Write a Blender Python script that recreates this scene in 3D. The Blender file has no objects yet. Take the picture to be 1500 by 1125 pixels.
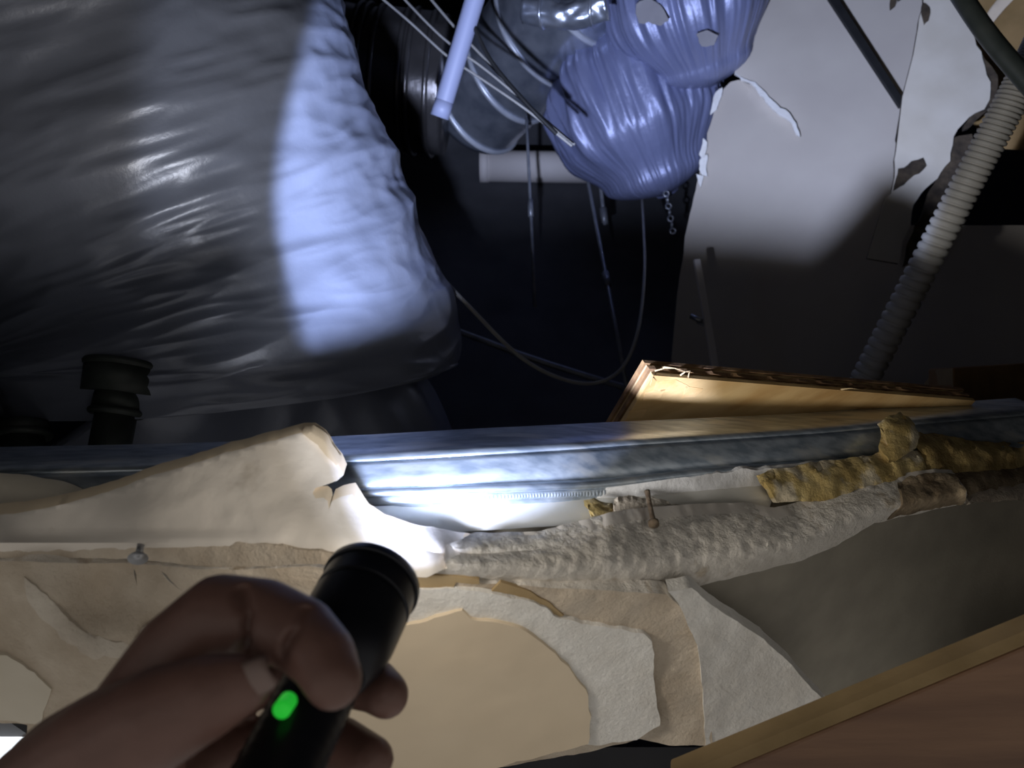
import bpy, math, random
import numpy as np
from mathutils import Vector, noise
from mathutils.geometry import delaunay_2d_cdt
random.seed(7)
S = bpy.context.scene
COL = S.collection
PI = math.pi

# ------------------------------------------------------------------ camera
PITCH = math.radians(42)                     # the phone looks up through the hole in the ceiling
CAM = Vector((0, 0, 1.90))
FPX = 1100.0
X = Vector((1, 0, 0)); F = Vector((0, math.cos(PITCH), math.sin(PITCH))); U = Vector((0, -math.sin(PITCH), math.cos(PITCH)))
cd = bpy.data.cameras.new('camera'); co = bpy.data.objects.new('camera', cd); COL.objects.link(co)
co.location = CAM; co.rotation_euler = (PI/2 + PITCH, 0, 0)
cd.sensor_width = 36; cd.lens = FPX/1500*36; cd.clip_start = .01
cd.dof.use_dof = True; cd.dof.focus_distance = .55; cd.dof.aperture_fstop = 11
S.camera = co

def P(px, py, d):
    return CAM + d*F + (d*(px-750)/FPX)*X - (d*(py-562.5)/FPX)*U

# ------------------------------------------------------------------ world, light, exposure
w = bpy.data.worlds.new('world'); S.world = w; w.use_nodes = True
bg = w.node_tree.nodes['Background']; bg.inputs[0].default_value = (.95, .91, .85, 1); bg.inputs[1].default_value = .32
S.view_settings.view_transform = 'Standard'; S.view_settings.look = 'None'
S.view_settings.exposure = 0; S.view_settings.gamma = 1; S.view_settings.use_curve_mapping = False

LP = P(547, 850, .305)                       # lens of the flashlight
tp, ty = math.radians(26), math.radians(11)
LDIR = (X*(math.sin(ty)*math.cos(tp)) + U*math.sin(tp) + F*(math.cos(ty)*math.cos(tp))).normalized()
def spot(name, half, power, col, blend, rad, near):   # near: the reflector's virtual source lies behind the lens, so the beam does not peak at the glass
    l = bpy.data.lights.new(name, 'SPOT'); l.energy = power; l.color = col
    l.spot_size = math.radians(half*2); l.spot_blend = blend; l.shadow_soft_size = rad
    l.use_nodes = True; nt = l.node_tree; em = nt.nodes['Emission']
    fo = nt.nodes.new('ShaderNodeLightFalloff'); fo.inputs['Strength'].default_value = 1; fo.inputs['Smooth'].default_value = near
    nt.links.new(fo.outputs['Quadratic'], em.inputs['Strength'])
    o = bpy.data.objects.new(name, l); COL.objects.link(o); o.location = LP + LDIR*.004
    o.rotation_euler = (-LDIR).to_track_quat('Z', 'Y').to_euler()
    return o
spot('flashlight_beam', 31, 76, (.54, .65, 1), .09, .010, .25)
spot('flashlight_ring', 46, 5.2, (.84, .90, 1), .14, .012, .16)
spot('flashlight_spill', 86, 4.4, (1, .93, .82), .40, .014, .12)

# ------------------------------------------------------------------ materials
def new_mat(name):
    m = bpy.data.materials.new(name); m.use_nodes = True
    nt = m.node_tree; b = nt.nodes['Principled BSDF']
    return m, nt, b
def N(nt, t, **kw):
    n = nt.nodes.new(t)
    for k, v in kw.items():
        if hasattr(n, k): setattr(n, k, v)
        else: n.inputs[k].default_value = v
    return n
def mat(name, c1, c2=None, rough=.8, metal=0, scale=20, bump=0, bscale=80, detail=6, stretch=(1, 1, 1), spec=.5, lo=.35, hi=.65, bdist=.002, c3=None, s3=5, t3=(.55, .62), wave=None):
    m, nt, b = new_mat(name)
    b.inputs['Roughness'].default_value = rough; b.inputs['Metallic'].default_value = metal
    b.inputs['Specular IOR Level'].default_value = spec
    tc = N(nt, 'ShaderNodeTexCoord'); mp = N(nt, 'ShaderNodeMapping'); mp.inputs['Scale'].default_value = stretch
    nt.links.new(tc.outputs['Object'], mp.inputs[0])
    out = None
    if c2 is None: b.inputs['Base Color'].default_value = (*c1, 1)
    else:
        n = N(nt, 'ShaderNodeTexNoise'); n.inputs['Scale'].default_value = scale; n.inputs['Detail'].default_value = detail
        nt.links.new(mp.outputs[0], n.inputs['Vector'])
        r = N(nt, 'ShaderNodeValToRGB'); r.color_ramp.elements[0].color = (*c1, 1); r.color_ramp.elements[1].color = (*c2, 1)
        r.color_ramp.elements[0].position = lo; r.color_ramp.elements[1].position = hi
        nt.links.new(n.outputs['Fac'], r.inputs[0]); out = r.outputs[0]
        if c3 is not None:
            n3 = N(nt, 'ShaderNodeTexNoise'); n3.inputs['Scale'].default_value = s3; n3.inputs['Detail'].default_value = 8
            nt.links.new(mp.outputs[0], n3.inputs['Vector'])
            r3 = N(nt, 'ShaderNodeValToRGB'); r3.color_ramp.elements[0].position = t3[0]; r3.color_ramp.elements[1].position = t3[1]
            nt.links.new(n3.outputs['Fac'], r3.inputs[0])
            mx = N(nt, 'ShaderNodeMix', data_type='RGBA')
            nt.links.new(r3.outputs[0], mx.inputs[0]); nt.links.new(out, mx.inputs[6]); mx.inputs[7].default_value = (*c3, 1)
            out = mx.outputs[2]
        nt.links.new(out, b.inputs['Base Color'])
    if bump:
        n2 = N(nt, 'ShaderNodeTexNoise'); n2.inputs['Scale'].default_value = bscale; n2.inputs['Detail'].default_value = 8; n2.inputs['Roughness'].default_value = .65
        nt.links.new(mp.outputs[0], n2.inputs['Vector'])
        bm = N(nt, 'ShaderNodeBump'); bm.inputs['Strength'].default_value = bump; bm.inputs['Distance'].default_value = bdist
        nt.links.new(n2.outputs['Fac'], bm.inputs['Height']); nt.links.new(bm.outputs[0], b.inputs['Normal'])
    return m
M = {}
M['paper'] = mat('board_paper', (.72, .66, .59), (.80, .74, .67), .9, bump=.25, bscale=220, scale=14, bdist=.001, c3=(.52, .45, .37), s3=30, t3=(.68, .78))
M['core'] = mat('gypsum_core', (.72, .67, .60), (.84, .79, .72), .95, bump=1, bscale=170, scale=60, bdist=.004, c3=(.55, .46, .35), s3=60, t3=(.62, .74))
M['core_tan'] = mat('gypsum_tan', (.52, .43, .33), (.66, .57, .46), .95, bump=1, bscale=240, scale=40, bdist=.002)
M['core_soft'] = mat('gypsum_soft', (.58, .50, .41), (.74, .67, .57), .95, bump=1, bscale=150, scale=40, bdist=.003)
M['core_white'] = mat('gypsum_white', (.78, .75, .70), (.86, .84, .80), .95, bump=.9, bscale=300, scale=60, bdist=.0015)
M['core_brown'] = mat('gypsum_brown', (.10, .065, .035), (.40, .31, .20), .95, bump=1, bscale=120, scale=50, bdist=.003)
M['kraft'] = mat('kraft_paper', (.66, .54, .39), (.74, .62, .46), .85, bump=.15, bscale=150, scale=9, bdist=.001)
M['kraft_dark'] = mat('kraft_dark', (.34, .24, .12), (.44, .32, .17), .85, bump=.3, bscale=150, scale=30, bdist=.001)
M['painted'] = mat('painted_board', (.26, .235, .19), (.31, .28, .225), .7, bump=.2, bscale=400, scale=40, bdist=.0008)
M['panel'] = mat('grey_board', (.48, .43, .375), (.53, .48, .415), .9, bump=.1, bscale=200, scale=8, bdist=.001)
M['patch_grey'] = mat('patch_grey', (.22, .21, .22), (.28, .27, .28), .9)
M['panel_white'] = mat('white_board', (.60, .54, .44), (.68, .62, .52), .9, bump=.2, bscale=120, scale=14, bdist=.001)
M['board_brown'] = mat('brown_board', (.22, .14, .05), (.32, .20, .08), .9, bump=.3, bscale=80, scale=12)
M['torn'] = mat('torn_brown', (.03, .022, .015), (.09, .065, .04), .95, bump=1, bscale=90, scale=60)
M['white_strip'] = mat('white_strip', (.72, .69, .62), (.78, .75, .68), .6, scale=20)
M['plaster'] = mat('plaster', (.62, .60, .58), (.74, .72, .70), .9, bump=.5, bscale=120, scale=50)
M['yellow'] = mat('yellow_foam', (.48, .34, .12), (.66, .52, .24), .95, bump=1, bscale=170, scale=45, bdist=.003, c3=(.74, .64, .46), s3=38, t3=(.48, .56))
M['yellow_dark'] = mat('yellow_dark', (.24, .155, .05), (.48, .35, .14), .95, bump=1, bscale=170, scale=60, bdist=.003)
M['plastic'] = mat('silver_film', (.21, .235, .315), (.255, .28, .365), .33, metal=.15, bump=.25, bscale=40, scale=6, bdist=.003, spec=.6)
M['film_blue'] = mat('blue_film', (.16, .18, .31), (.22, .24, .39), .40, metal=.25, bump=.4, bscale=30, scale=6, bdist=.004, spec=.7)
M['tape'] = mat('tape', (.20, .22, .27), (.26, .28, .33), .3, metal=.2, bump=.3, bscale=40, bdist=.002)
M['galv'] = mat('galvanised', (.34, .40, .47), (.62, .68, .74), .36, metal=.7, scale=130, detail=3, stretch=(.45, 1, 1.6), bump=.15, bscale=200, bdist=.0006, c3=(.72, .74, .74), s3=40, t3=(.56, .66))
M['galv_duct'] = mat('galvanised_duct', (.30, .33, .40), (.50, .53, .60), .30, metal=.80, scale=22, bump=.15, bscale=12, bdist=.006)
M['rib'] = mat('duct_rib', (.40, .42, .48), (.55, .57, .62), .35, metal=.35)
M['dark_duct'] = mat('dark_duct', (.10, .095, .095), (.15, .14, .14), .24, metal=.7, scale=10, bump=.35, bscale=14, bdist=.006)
M['pvc'] = mat('pvc', (.28, .31, .46), (.31, .34, .50), .5, scale=4)
M['conduit'] = mat('conduit', (.46, .44, .40), (.54, .51, .46), .55, scale=30)
M['black'] = mat('black_rubber', (.008, .008, .009), (.014, .014, .014), .6, scale=30)
M['dkgreen'] = mat('dark_pipe', (.05, .06, .055), (.085, .095, .085), .45, scale=30)
M['steel'] = mat('steel', (.30, .31, .34), (.44, .45, .48), .4, metal=.8, scale=60)
M['cable'] = mat('cable', (.30, .29, .28), (.36, .35, .33), .5, scale=40)
M['rod'] = mat('hanger_steel', (.22, .23, .26), (.30, .31, .34), .4, metal=.4, scale=60)
M['rust'] = mat('rust', (.09, .06, .04), (.20, .15, .10), .9, scale=200, bump=.8, bscale=300)
M['wood'] = mat('ply_face', (.50, .29, .10), (.68, .45, .19), .75, scale=30, stretch=(.6, .6, 5), bump=.35, bscale=60, bdist=.001, c3=(.70, .50, .24), s3=9, t3=(.5, .7))
M['chip'] = mat('ply_chip', (.62, .36, .12), (.70, .46, .20), .8, scale=60, bump=.4)
M['ply_a'] = mat('ply_light', (.40, .27, .13), (.52, .38, .20), .85, scale=60, bump=.6, bscale=150)
M['ply_b'] = mat('ply_dark', (.13, .065, .03), (.30, .17, .07), .85, scale=60, bump=.6, bscale=150)
M['batten'] = mat('batten_wood', (.14, .070, .040), (.24, .13, .072), .45, scale=16, stretch=(.3, 1, 4), bump=.3, bscale=60)
M['batten_edge'] = mat('batten_edge', (.26, .18, .085), (.34, .24, .12), .7, scale=30, bump=.2)
M['block'] = mat('block_wood', (.20, .11, .045), (.30, .17, .07), .8, scale=40, bump=.4)
M['concrete'] = mat('dark_concrete', (.07, .07, .078), (.11, .11, .12), .9, scale=6, bump=.3, bscale=20)
M['beam'] = mat('pale_pipe', (.60, .55, .52), (.66, .61, .58), .7, scale=8)
M['drain'] = mat('drain', (.025, .03, .028), (.06, .07, .065), .5, scale=30, bump=.3, bscale=60)
M['skin'] = mat('skin', (.15, .078, .062), (.19, .10, .08), .5, scale=45, bump=.3, bscale=170, bdist=.0012)
M['nail'] = mat('nail', (.19, .13, .11), (.23, .16, .14), .35, scale=20)
M['torch'] = mat('torch_black', (.012, .013, .018), (.020, .021, .028), .32, metal=.5, scale=50)
def emit(name, c, s):
    m, nt, b = new_mat(name); b.inputs['Base Color'].default_value = (*c, 1)
    b.inputs['Emission Color'].default_value = (*c, 1); b.inputs['Emission Strength'].default_value = s
    return m
M['green'] = emit('green_led', (.02, .60, .04), .5)
M['lens'] = emit('torch_lens', (.8, .9, 1), 4)
M['lamp'] = emit('lamp', (.9, .95, 1), 3)

# ------------------------------------------------------------------ object helpers
WL = {}                                       # world location of every object's origin
def empty(name, loc):
    o = bpy.data.objects.new(name, None); COL.objects.link(o); o.empty_display_size = .02
    o.location = loc; WL[o.name] = Vector(loc); return o
def mk(name, verts, faces, m, parent=None, smooth=True, extra=()):
    vs = [Vector(v) for v in verts]
    if parent is None:
        xs, ys, zs = zip(*vs); loc = Vector(((min(xs)+max(xs))/2, (min(ys)+max(ys))/2, min(zs)))
        pl = Vector((0, 0, 0))
    else: loc = pl = WL[parent.name]
    me = bpy.data.meshes.new(name); me.from_pydata([tuple(v-loc) for v in vs], [], faces)
    me.materials.append(m)
    for e in extra: me.materials.append(e)
    if smooth: me.polygons.foreach_set('use_smooth', [True]*len(me.polygons))
    o = bpy.data.objects.new(name, me); COL.objects.link(o)
    if parent is not None: o.parent = parent; o.location = (0, 0, 0)
    else: o.location = loc
    WL[o.name] = loc
    import bmesh
    bm = bmesh.new(); bm.from_mesh(me); bmesh.ops.recalc_face_normals(bm, faces=bm.faces); bm.to_mesh(me); bm.free()
    return o
def tag(o, label=None, cat=None, group=None, kind=None):
    for k, v in (('label', label), ('category', cat), ('group', group), ('kind', kind)):
        if v: o[k] = v
    return o
def sharp(o, deg=35):
    me = o.data; me.set_sharp_from_angle(angle=math.radians(deg)); return o

def nz(v, s, seed=0): return noise.noise(Vector(v)*s + Vector((seed*7.3, seed*3.1, seed*1.7)))
def fbm(v, s, seed=0, o=4):
    a, r = 1, 0
    for i in range(o): r += a*nz(v, s, seed+i); s *= 2.1; a *= .5
    return r
# --- sheets cut along an outline, with their own depth field and thickness
def tps(ctrl):
    c = np.array(ctrl, float); xy = c[:, :2]/500; z = c[:, 2]; n = len(c)
    def k(r): return np.where(r > 1e-9, r*r*np.log(r+1e-12), 0)
    K = k(np.linalg.norm(xy[:, None]-xy[None], axis=2)) + np.eye(n)*1e-4
    Q = np.c_[np.ones(n), xy]
    A = np.block([[K, Q], [Q.T, np.zeros((3, 3))]])
    if n == 3: sol = np.r_[np.zeros(3), np.linalg.solve(Q, z)]
    else: sol = np.linalg.solve(A, np.r_[z, 0, 0, 0])
    def f(x, y):
        p = np.array([x, y])/500; r = np.linalg.norm(xy-p, axis=1)
        return float(k(r)@sol[:n] + sol[n] + p@sol[n+1:])
    return f
def plane(a, b, c):                            # three (px,py,d): depth of the plane they span
    A, B, D = P(*a), P(*b), P(*c); n = (B-A).cross(D-A)
    def f(x, y):
        r = P(x, y, 1)-CAM; return (A-CAM).dot(n)/r.dot(n)
    return f
def inside(p, poly):
    x, y = p; c = False; j = len(poly)-1
    for i in range(len(poly)):
        xi, yi = poly[i]; xj, yj = poly[j]
        if (yi > y) != (yj > y) and x < (xj-xi)*(y-yi)/(yj-yi)+xi: c = not c
        j = i
    return c
def densify(poly, step, jag, seed, smooth_keep=()):
    out = []; n = len(poly)
    for i in range(n):
        a, b = poly[i], poly[(i+1) % n]; L = math.hypot(b[0]-a[0], b[1]-a[1]); k = max(1, int(L/step))
        nx, ny = -(b[1]-a[1])/max(L, 1e-6), (b[0]-a[0])/max(L, 1e-6)
        j = 0 if i in smooth_keep else jag
        for q in range(k):
            t = q/k; x, y = a[0]+(b[0]-a[0])*t, a[1]+(b[1]-a[1])*t
            d = j*(fbm((x, y, seed), .035, seed, 3)) if q else 0
            out.append((x+nx*d, y+ny*d))
    return out
def patch(name, outline, depth, thick, m, parent=None, step=12, jag=0, amp=0, freq=60, seed=1, keep=(), holes=(), vec=None, edge_mat=None, curl=None):
    ol = densify(outline, step, jag, seed, keep); loops = [ol]+[densify(h, step, jag, seed+9) for h in holes]
    pts = []; edges = []
    for lp in loops:
        s = len(pts); pts += lp; edges += [(s+i, s+(i+1) % len(lp)) for i in range(len(lp))]
    nb = len(pts)
    xs = [p[0] for p in ol]; ys = [p[1] for p in ol]
    bp = np.array(pts[:nb])
    y = min(ys)+step*.5; row = 0
    while y < max(ys):
        x = min(xs)+(step*.5 if row % 2 else 0)
        while x < max(xs):
            if inside((x, y), loops[0]) and not any(inside((x, y), h) for h in loops[1:]):
                if np.min((bp[:, 0]-x)**2+(bp[:, 1]-y)**2) > (step*.45)**2: pts.append((x, y))
            x += step
        y += step*.87; row += 1
    r = delaunay_2d_cdt([Vector(p) for p in pts], edges, [], 0, 1e-6)
    v2 = [tuple(v) for v in r[0]]; tri = []
    for f_ in r[2]:
        cx = sum(v2[i][0] for i in f_)/len(f_); cy = sum(v2[i][1] for i in f_)/len(f_)
        if inside((cx, cy), loops[0]) and not any(inside((cx, cy), h) for h in loops[1:]): tri.append(tuple(f_))
    vf = []
    for (x, y) in v2:
        d = depth(x, y); p = P(x, y, d)
        if amp: p = P(x, y, d + amp*fbm(p, freq, seed))
        vf.append(p)
    vec = vec if vec is not None else (F*.85+U*.5).normalized()
    n = len(vf); vb = [p+vec*thick for p in vf]
    cnt = {}
    for t in tri:
        for i in range(len(t)):
            e = (t[i], t[(i+1) % len(t)]); k = tuple(sorted(e)); cnt.setdefault(k, []).append(e)
    faces = list(tri)+[tuple(n+i for i in reversed(t)) for t in tri]; ne = len(faces)
    for k, es in cnt.items():
        if len(es) == 1: a, b = es[0]; faces.append((b, a, n+a, n+b))
    o = mk(name, vf+vb, faces, m, parent, True, [edge_mat] if edge_mat else ())
    if edge_mat:
        for i in range(ne, len(faces)): o.data.polygons[i].material_index = 1
    return sharp(o, 50)
# --- tubes
def catmull(pts, n):
    pts = [Vector(p) for p in pts]
    if len(pts) == 2: return [pts[0].lerp(pts[1], i/n) for i in range(n+1)]
    e = [pts[0]*2-pts[1]]+pts+[pts[-1]*2-pts[-2]]; out = []
    seg = len(pts)-1
    for i in range(n+1):
        u = i/n*seg; k = min(int(u), seg-1); t = u-k; a, b, c, d = e[k:k+4]
        out.append(.5*((2*b)+(c-a)*t+(2*a-5*b+4*c-d)*t*t+(3*b-a-3*c+d)*t**3))
    return out
def tube_geo(path, rad, seg=16, cap=True, disp=None, ref=None):
    vs, fs = [], []; n = len(path); up = ref or Vector((.13, .31, .94))
    L = 0; prev = path[0]
    for i, p in enumerate(path):
        t = (path[min(i+1, n-1)]-path[max(i-1, 0)]).normalized()
        a = (up-t*up.dot(t)).normalized(); b = t.cross(a); L += (p-prev).length; prev = p
        r = rad(i/(n-1)) if callable(rad) else rad
        for k in range(seg):
            th = 2*PI*k/seg; dr = disp(th, i/(n-1), L) if disp else 0
            vs.append(p+(a*math.cos(th)+b*math.sin(th))*(r+dr))
        up = a
    for i in range(n-1):
        for k in range(seg): fs.append((i*seg+k, i*seg+(k+1) % seg, (i+1)*seg+(k+1) % seg, (i+1)*seg+k))
    if cap:
        fs.append(tuple(range(seg))); fs.append(tuple((n-1)*seg+k for k in range(seg)))
    return vs, fs
def tube(name, pts, rad, m, parent=None, n=24, seg=12, **kw):
    v, f = tube_geo(catmull(pts, n), rad, seg, **kw); return sharp(mk(name, v, f, m, parent), 50)
def ring_on(name, c, axis, r, tubr, m, parent, seg=40, ts=8):
    axis = axis.normalized(); a = axis.orthogonal().normalized(); b = axis.cross(a); vs = []; fs = []
    for i in range(seg):
        th = 2*PI*i/seg; rd = a*math.cos(th)+b*math.sin(th)
        for k in range(ts):
            ph = 2*PI*k/ts; vs.append(c+rd*(r+tubr*math.cos(ph))+axis*(tubr*math.sin(ph)))
    for i in range(seg):
        for k in range(ts): fs.append((i*ts+k, i*ts+(k+1) % ts, ((i+1) % seg)*ts+(k+1) % ts, ((i+1) % seg)*ts+k))
    return mk(name, vs, fs, m, parent)
def hexa(name, c, m, parent=None):              # eight corners: four front, four back
    o = mk(name, c, [(0, 1, 2, 3), (7, 6, 5, 4), (0, 4, 5, 1), (1, 5, 6, 2), (2, 6, 7, 3), (3, 7, 4, 0)], m, parent, False); return o
def bevel(o, wd=.001, seg=2):
    b = o.modifiers.new('bevel', 'BEVEL'); b.width = wd; b.segments = seg; b.limit_method = 'ANGLE'; return o
def slab(name, quad, vec, m, parent=None, bv=0):
    q = [P(*p) if not isinstance(p, Vector) else p for p in quad]
    o = hexa(name, q+[p+vec for p in q], m, parent)
    if bv: bevel(o, bv)
    return o
def lump(name, outline, depth, thick, m, parent=None, amp=.004, step=6, seed=3, freq=90):
    cx = sum(p[0] for p in outline)/len(outline); cy = sum(p[1] for p in outline)/len(outline)
    ol = outline
    def f(x, y):
        dm = min(math.hypot(x-a, y-b) for a, b in densify(ol, 8, 0, 1)); e = min(1, dm/12)
        return depth(x, y)-thick*.6*math.sqrt(max(0, 1-(1-e)**2))
    return patch(name, ol, f, thick*.8, m, parent, step=step, jag=4, amp=amp, freq=freq, seed=seed)

# ================================================================== SETTING
def struct(o): o['kind'] = 'structure'; return o
def room_box(name, a, b):
    x0, y0, z0 = a; x1, y1, z1 = b
    return struct(mk(name, [(x0, y0, z0), (x1, y0, z0), (x1, y1, z0), (x0, y1, z0), (x0, y0, z1), (x1, y0, z1), (x1, y1, z1), (x0, y1, z1)],
        [(0, 1, 2, 3), (7, 6, 5, 4), (0, 1, 5, 4), (1, 2, 6, 5), (2, 3, 7, 6), (3, 0, 4, 7)], M['concrete'], None, False))
room_box('wall_back', (-2.2, 1.12, 1.9), (2.2, 1.3, 4.6))
room_box('wall_left', (-2.3, -.9, 1.9), (-2.2, 1.5, 4.6))
room_box('wall_right', (2.2, -.9, 1.9), (2.3, 1.5, 4.6))
room_box('ceiling', (-2.3, -.9, 4.6), (2.3, 1.5, 4.75))
room_box('wall_front', (-2.3, -1.0, 1.9), (2.3, -.9, 4.6))
# the gypsum ceiling around the hole, outside the picture
for a, b in (((-2.2, -.9, 2.06), (2.2, .035, 2.08)), ((-2.2, .035, 2.06), (-.32, .62, 2.08)), ((.35, .035, 2.06), (2.2, .62, 2.08)), ((-2.2, .62, 2.06), (2.2, 1.12, 2.08))):
    room_box('ceiling', a, b)

# ================================================================== BIG WRAPPED DUCT
def big_duct():
    t = tag(empty('insulated_duct', P(300, 600, .95)), 'huge silver plastic wrapped duct filling the upper left, lit blue on its right flank', 'duct')
    A = [P(-90, -420, .74), P(55, -80, .79), P(180, 150, .83), P(285, 370, .88), P(318, 470, .90), P(326, 545, .91)]
    path = catmull(A, 330)
    def rad(u): return .268+.010*math.sin(u*9)
    def disp(th, u, L):
        c, s = math.cos(th), math.sin(th)
        v = Vector((c*.55, s*.55, L*7))
        d = .016*nz(v, 1.0, 2)+.008*(1-abs(nz((c*1.1, s*1.1, L*17), 1, 5))*2)
        d += .0030*(1-2*abs(nz((c*2.2, s*2.2, L*38), 1, 9)))+.0016*(1-2*abs(nz((c*4+L*6, s*4, L*80), 1, 14)))+.0016*nz((c*9, s*9, L*40), 1, 4)
        f = max(0, nz((c*1.3+L*3, s*1.3, L*2), 1, 11)-.12); d -= .06*f
        return d
    v, f = tube_geo(path, rad, 380, True, disp); mk('film_wrap', v, f, M['plastic'], t)
    # swelling end and narrower neck under the taped joint
    B = [P(326, 535, .91), P(352, 566, .915), P(415, 600, .93), P(474, 650, .95), P(504, 720, .98), P(508, 800, 1.0)]
    def rad2(u): return .266-.118*min(1, max(0, (u-.02)/.50))**.9
    def disp2(th, u, L):
        c, s = math.cos(th), math.sin(th)
        return .010*nz((c*1.6+L*5, s*1.6, L*10), 1, 21)+.006*(1-abs(nz((c*3+L*7, s*3, L*16), 1, 25))*2)
    v, f = tube_geo(catmull(B, 90), rad2, 140, True, disp2); mk('film_neck', v, f, M['plastic'], t)
    q = path[322]; ax = (path[324]-path[318])
    vs, fs = tube_geo([q-ax.normalized()*.007, q, q+ax.normalized()*.007], .274, 140, False, lambda th, u, L: .006*nz((math.cos(th)*4, math.sin(th)*4, u*2), 1, 3))
    mk('tape_band', vs, fs, M['tape'], t)
big_duct()

# ================================================================== DUCTS AT THE BACK
t = tag(empty('spiral_duct', P(700, 170, 1.75)), 'shiny galvanised spiral duct with raised ribs behind the white pipe', 'duct')
sp = [P(698, 158, 1.80), P(770, 75, 1.62), P(850, -30, 1.45), P(930, -150, 1.32)]
spath = catmull(sp, 60)
v, f = tube_geo(spath, .122, 64, True); mk('duct_wall', v, f, M['galv_duct'], t)
for i in (2, 14, 26, 38, 50):
    ring_on('rib', spath[i], spath[i+1]-spath[i-1]+X*.006, .123, .0065, M['rib'], t, 56)
t = tag(empty('foil_collar', P(800, 10, 1.2)), 'crumpled foil collar at the very top above the spiral duct', 'collar')
v, f = tube_geo(catmull([P(768, 14, 1.26), P(835, 22, 1.24), P(890, 8, 1.22)], 30), .022, 40, True, lambda th, u, L: .004*nz((math.cos(th)*2, math.sin(th)*2, L*60), 1, 4)); mk('foil', v, f, M['galv_duct'], t)
for k in (6, 24): ring_on('rib', catmull([P(768, 14, 1.26), P(835, 22, 1.24), P(890, 8, 1.22)], 30)[k], P(890, 8, 1.22)-P(768, 14, 1.26), .024, .003, M['galv_duct'], t)

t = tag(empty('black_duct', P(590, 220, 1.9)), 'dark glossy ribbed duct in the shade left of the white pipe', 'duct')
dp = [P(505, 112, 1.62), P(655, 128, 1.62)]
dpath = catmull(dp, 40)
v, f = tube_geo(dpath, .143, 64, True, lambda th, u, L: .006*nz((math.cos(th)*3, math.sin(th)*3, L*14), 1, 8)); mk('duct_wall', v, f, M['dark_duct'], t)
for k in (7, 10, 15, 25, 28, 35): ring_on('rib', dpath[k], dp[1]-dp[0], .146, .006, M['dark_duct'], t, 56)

def bag(name, label, pts, rads, seed, fold, torn=()):
    t = tag(empty(name, P(*pts[-1])), label, 'duct', 'plastic bagged flexible ducts')
    path = catmull([P(*p) for p in pts], 120)
    def rad(u):
        k = u*(len(rads)-1); i = min(int(k), len(rads)-2); q = k-i; q = q*q*(3-2*q)
        return rads[i]*(1-q)+rads[i+1]*q
    def disp(th, u, L):
        c, s = math.cos(th), math.sin(th); a = math.sin(PI*min(1, u*1.05))
        w_ = max(0, 1-abs(u-.36)*2.6)
        return (.010*nz((c*2, s*2, L*9), 1, seed) + fold*(.14+w_)*(1-2*abs(nz((c*5, s*5, L*3.5), 1, seed+3))) + .5*fold*(.08+w_)*(1-2*abs(nz((c*10, s*10, L*6), 1, seed+6)))+.22*fold*(1-2*abs(nz((c*20, s*20, L*12), 1, seed+8))))*(.3+.7*a)
    v, f = tube_geo(path, rad, 320, True, disp); fm = mk('film', v, f, M['film_blue'], t)
    for q in torn:
        d = tps(q[1]); patch('torn_spot', q[0], d, .002, M['patch_grey'], fm, step=6, jag=4)
    return t
bag('bagged_duct', 'bulging blue plastic bagged duct, lower of the two beside the leaning board', [(893, 52, 1.62), (903, 85, 1.60), (922, 135, 1.58), (945, 195, 1.58), (965, 250, 1.59), (978, 284, 1.61)], [.06, .12, .165, .165, .115, .02], 3, .017)
bag('bagged_duct', 'blue plastic bagged duct with torn grey spots, upper of the two at the top', [(985, -190, 1.42), (1000, -60, 1.40), (1012, 20, 1.40), (1028, 88, 1.43), (1036, 128, 1.46)], [.13, .138, .138, .095, .02], 17, .011,
    [([(932, 6), (948, -4), (968, 8), (980, 30), (968, 38), (950, 32), (936, 34)], [(930, 0, 1.285), (980, 0, 1.262), (950, 40, 1.285), (975, 40, 1.265)]),
     ([(1020, 50), (1036, 44), (1052, 52), (1046, 66), (1028, 68)], [(1020, 44, 1.268), (1055, 44, 1.275), (1020, 70, 1.285), (1050, 70, 1.29)])])

# white pipe
t = tag(empty('white_pipe', P(650, 182, 1.2)), 'smooth white plastic pipe slanting down in front of the spiral duct', 'pipe')
v, f = tube_geo([P(707, -40, 1.14), P(645, 168, 1.2)], .0148, 28, False); mk('pipe_wall', v, f, M['pvc'], t)
c0 = P(645, 168, 1.2); ax = (c0-P(707, -40, 1.14)).normalized()
v, f = tube_geo([c0-ax*.022, c0+ax*.004], .0150, 28, True); mk('pipe_end', v, f, M['pvc'], t)

# pale pipe far behind + wall step
t = tag(empty('pale_pipe', P(795, 262, 1.97)), 'pale horizontal pipe crossing the dark back of the cavity', 'pipe')
v, f = tube_geo([P(708, 243, 1.97), P(905, 246, 1.97)], .0405, 28, True); mk('pipe_wall', v, f, M['beam'], t)
v, f = tube_geo([P(703, 243, 1.97), P(716, 243, 1.97)], .0425, 28, True); mk('end_cap', v, f, M['beam'], t)
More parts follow.
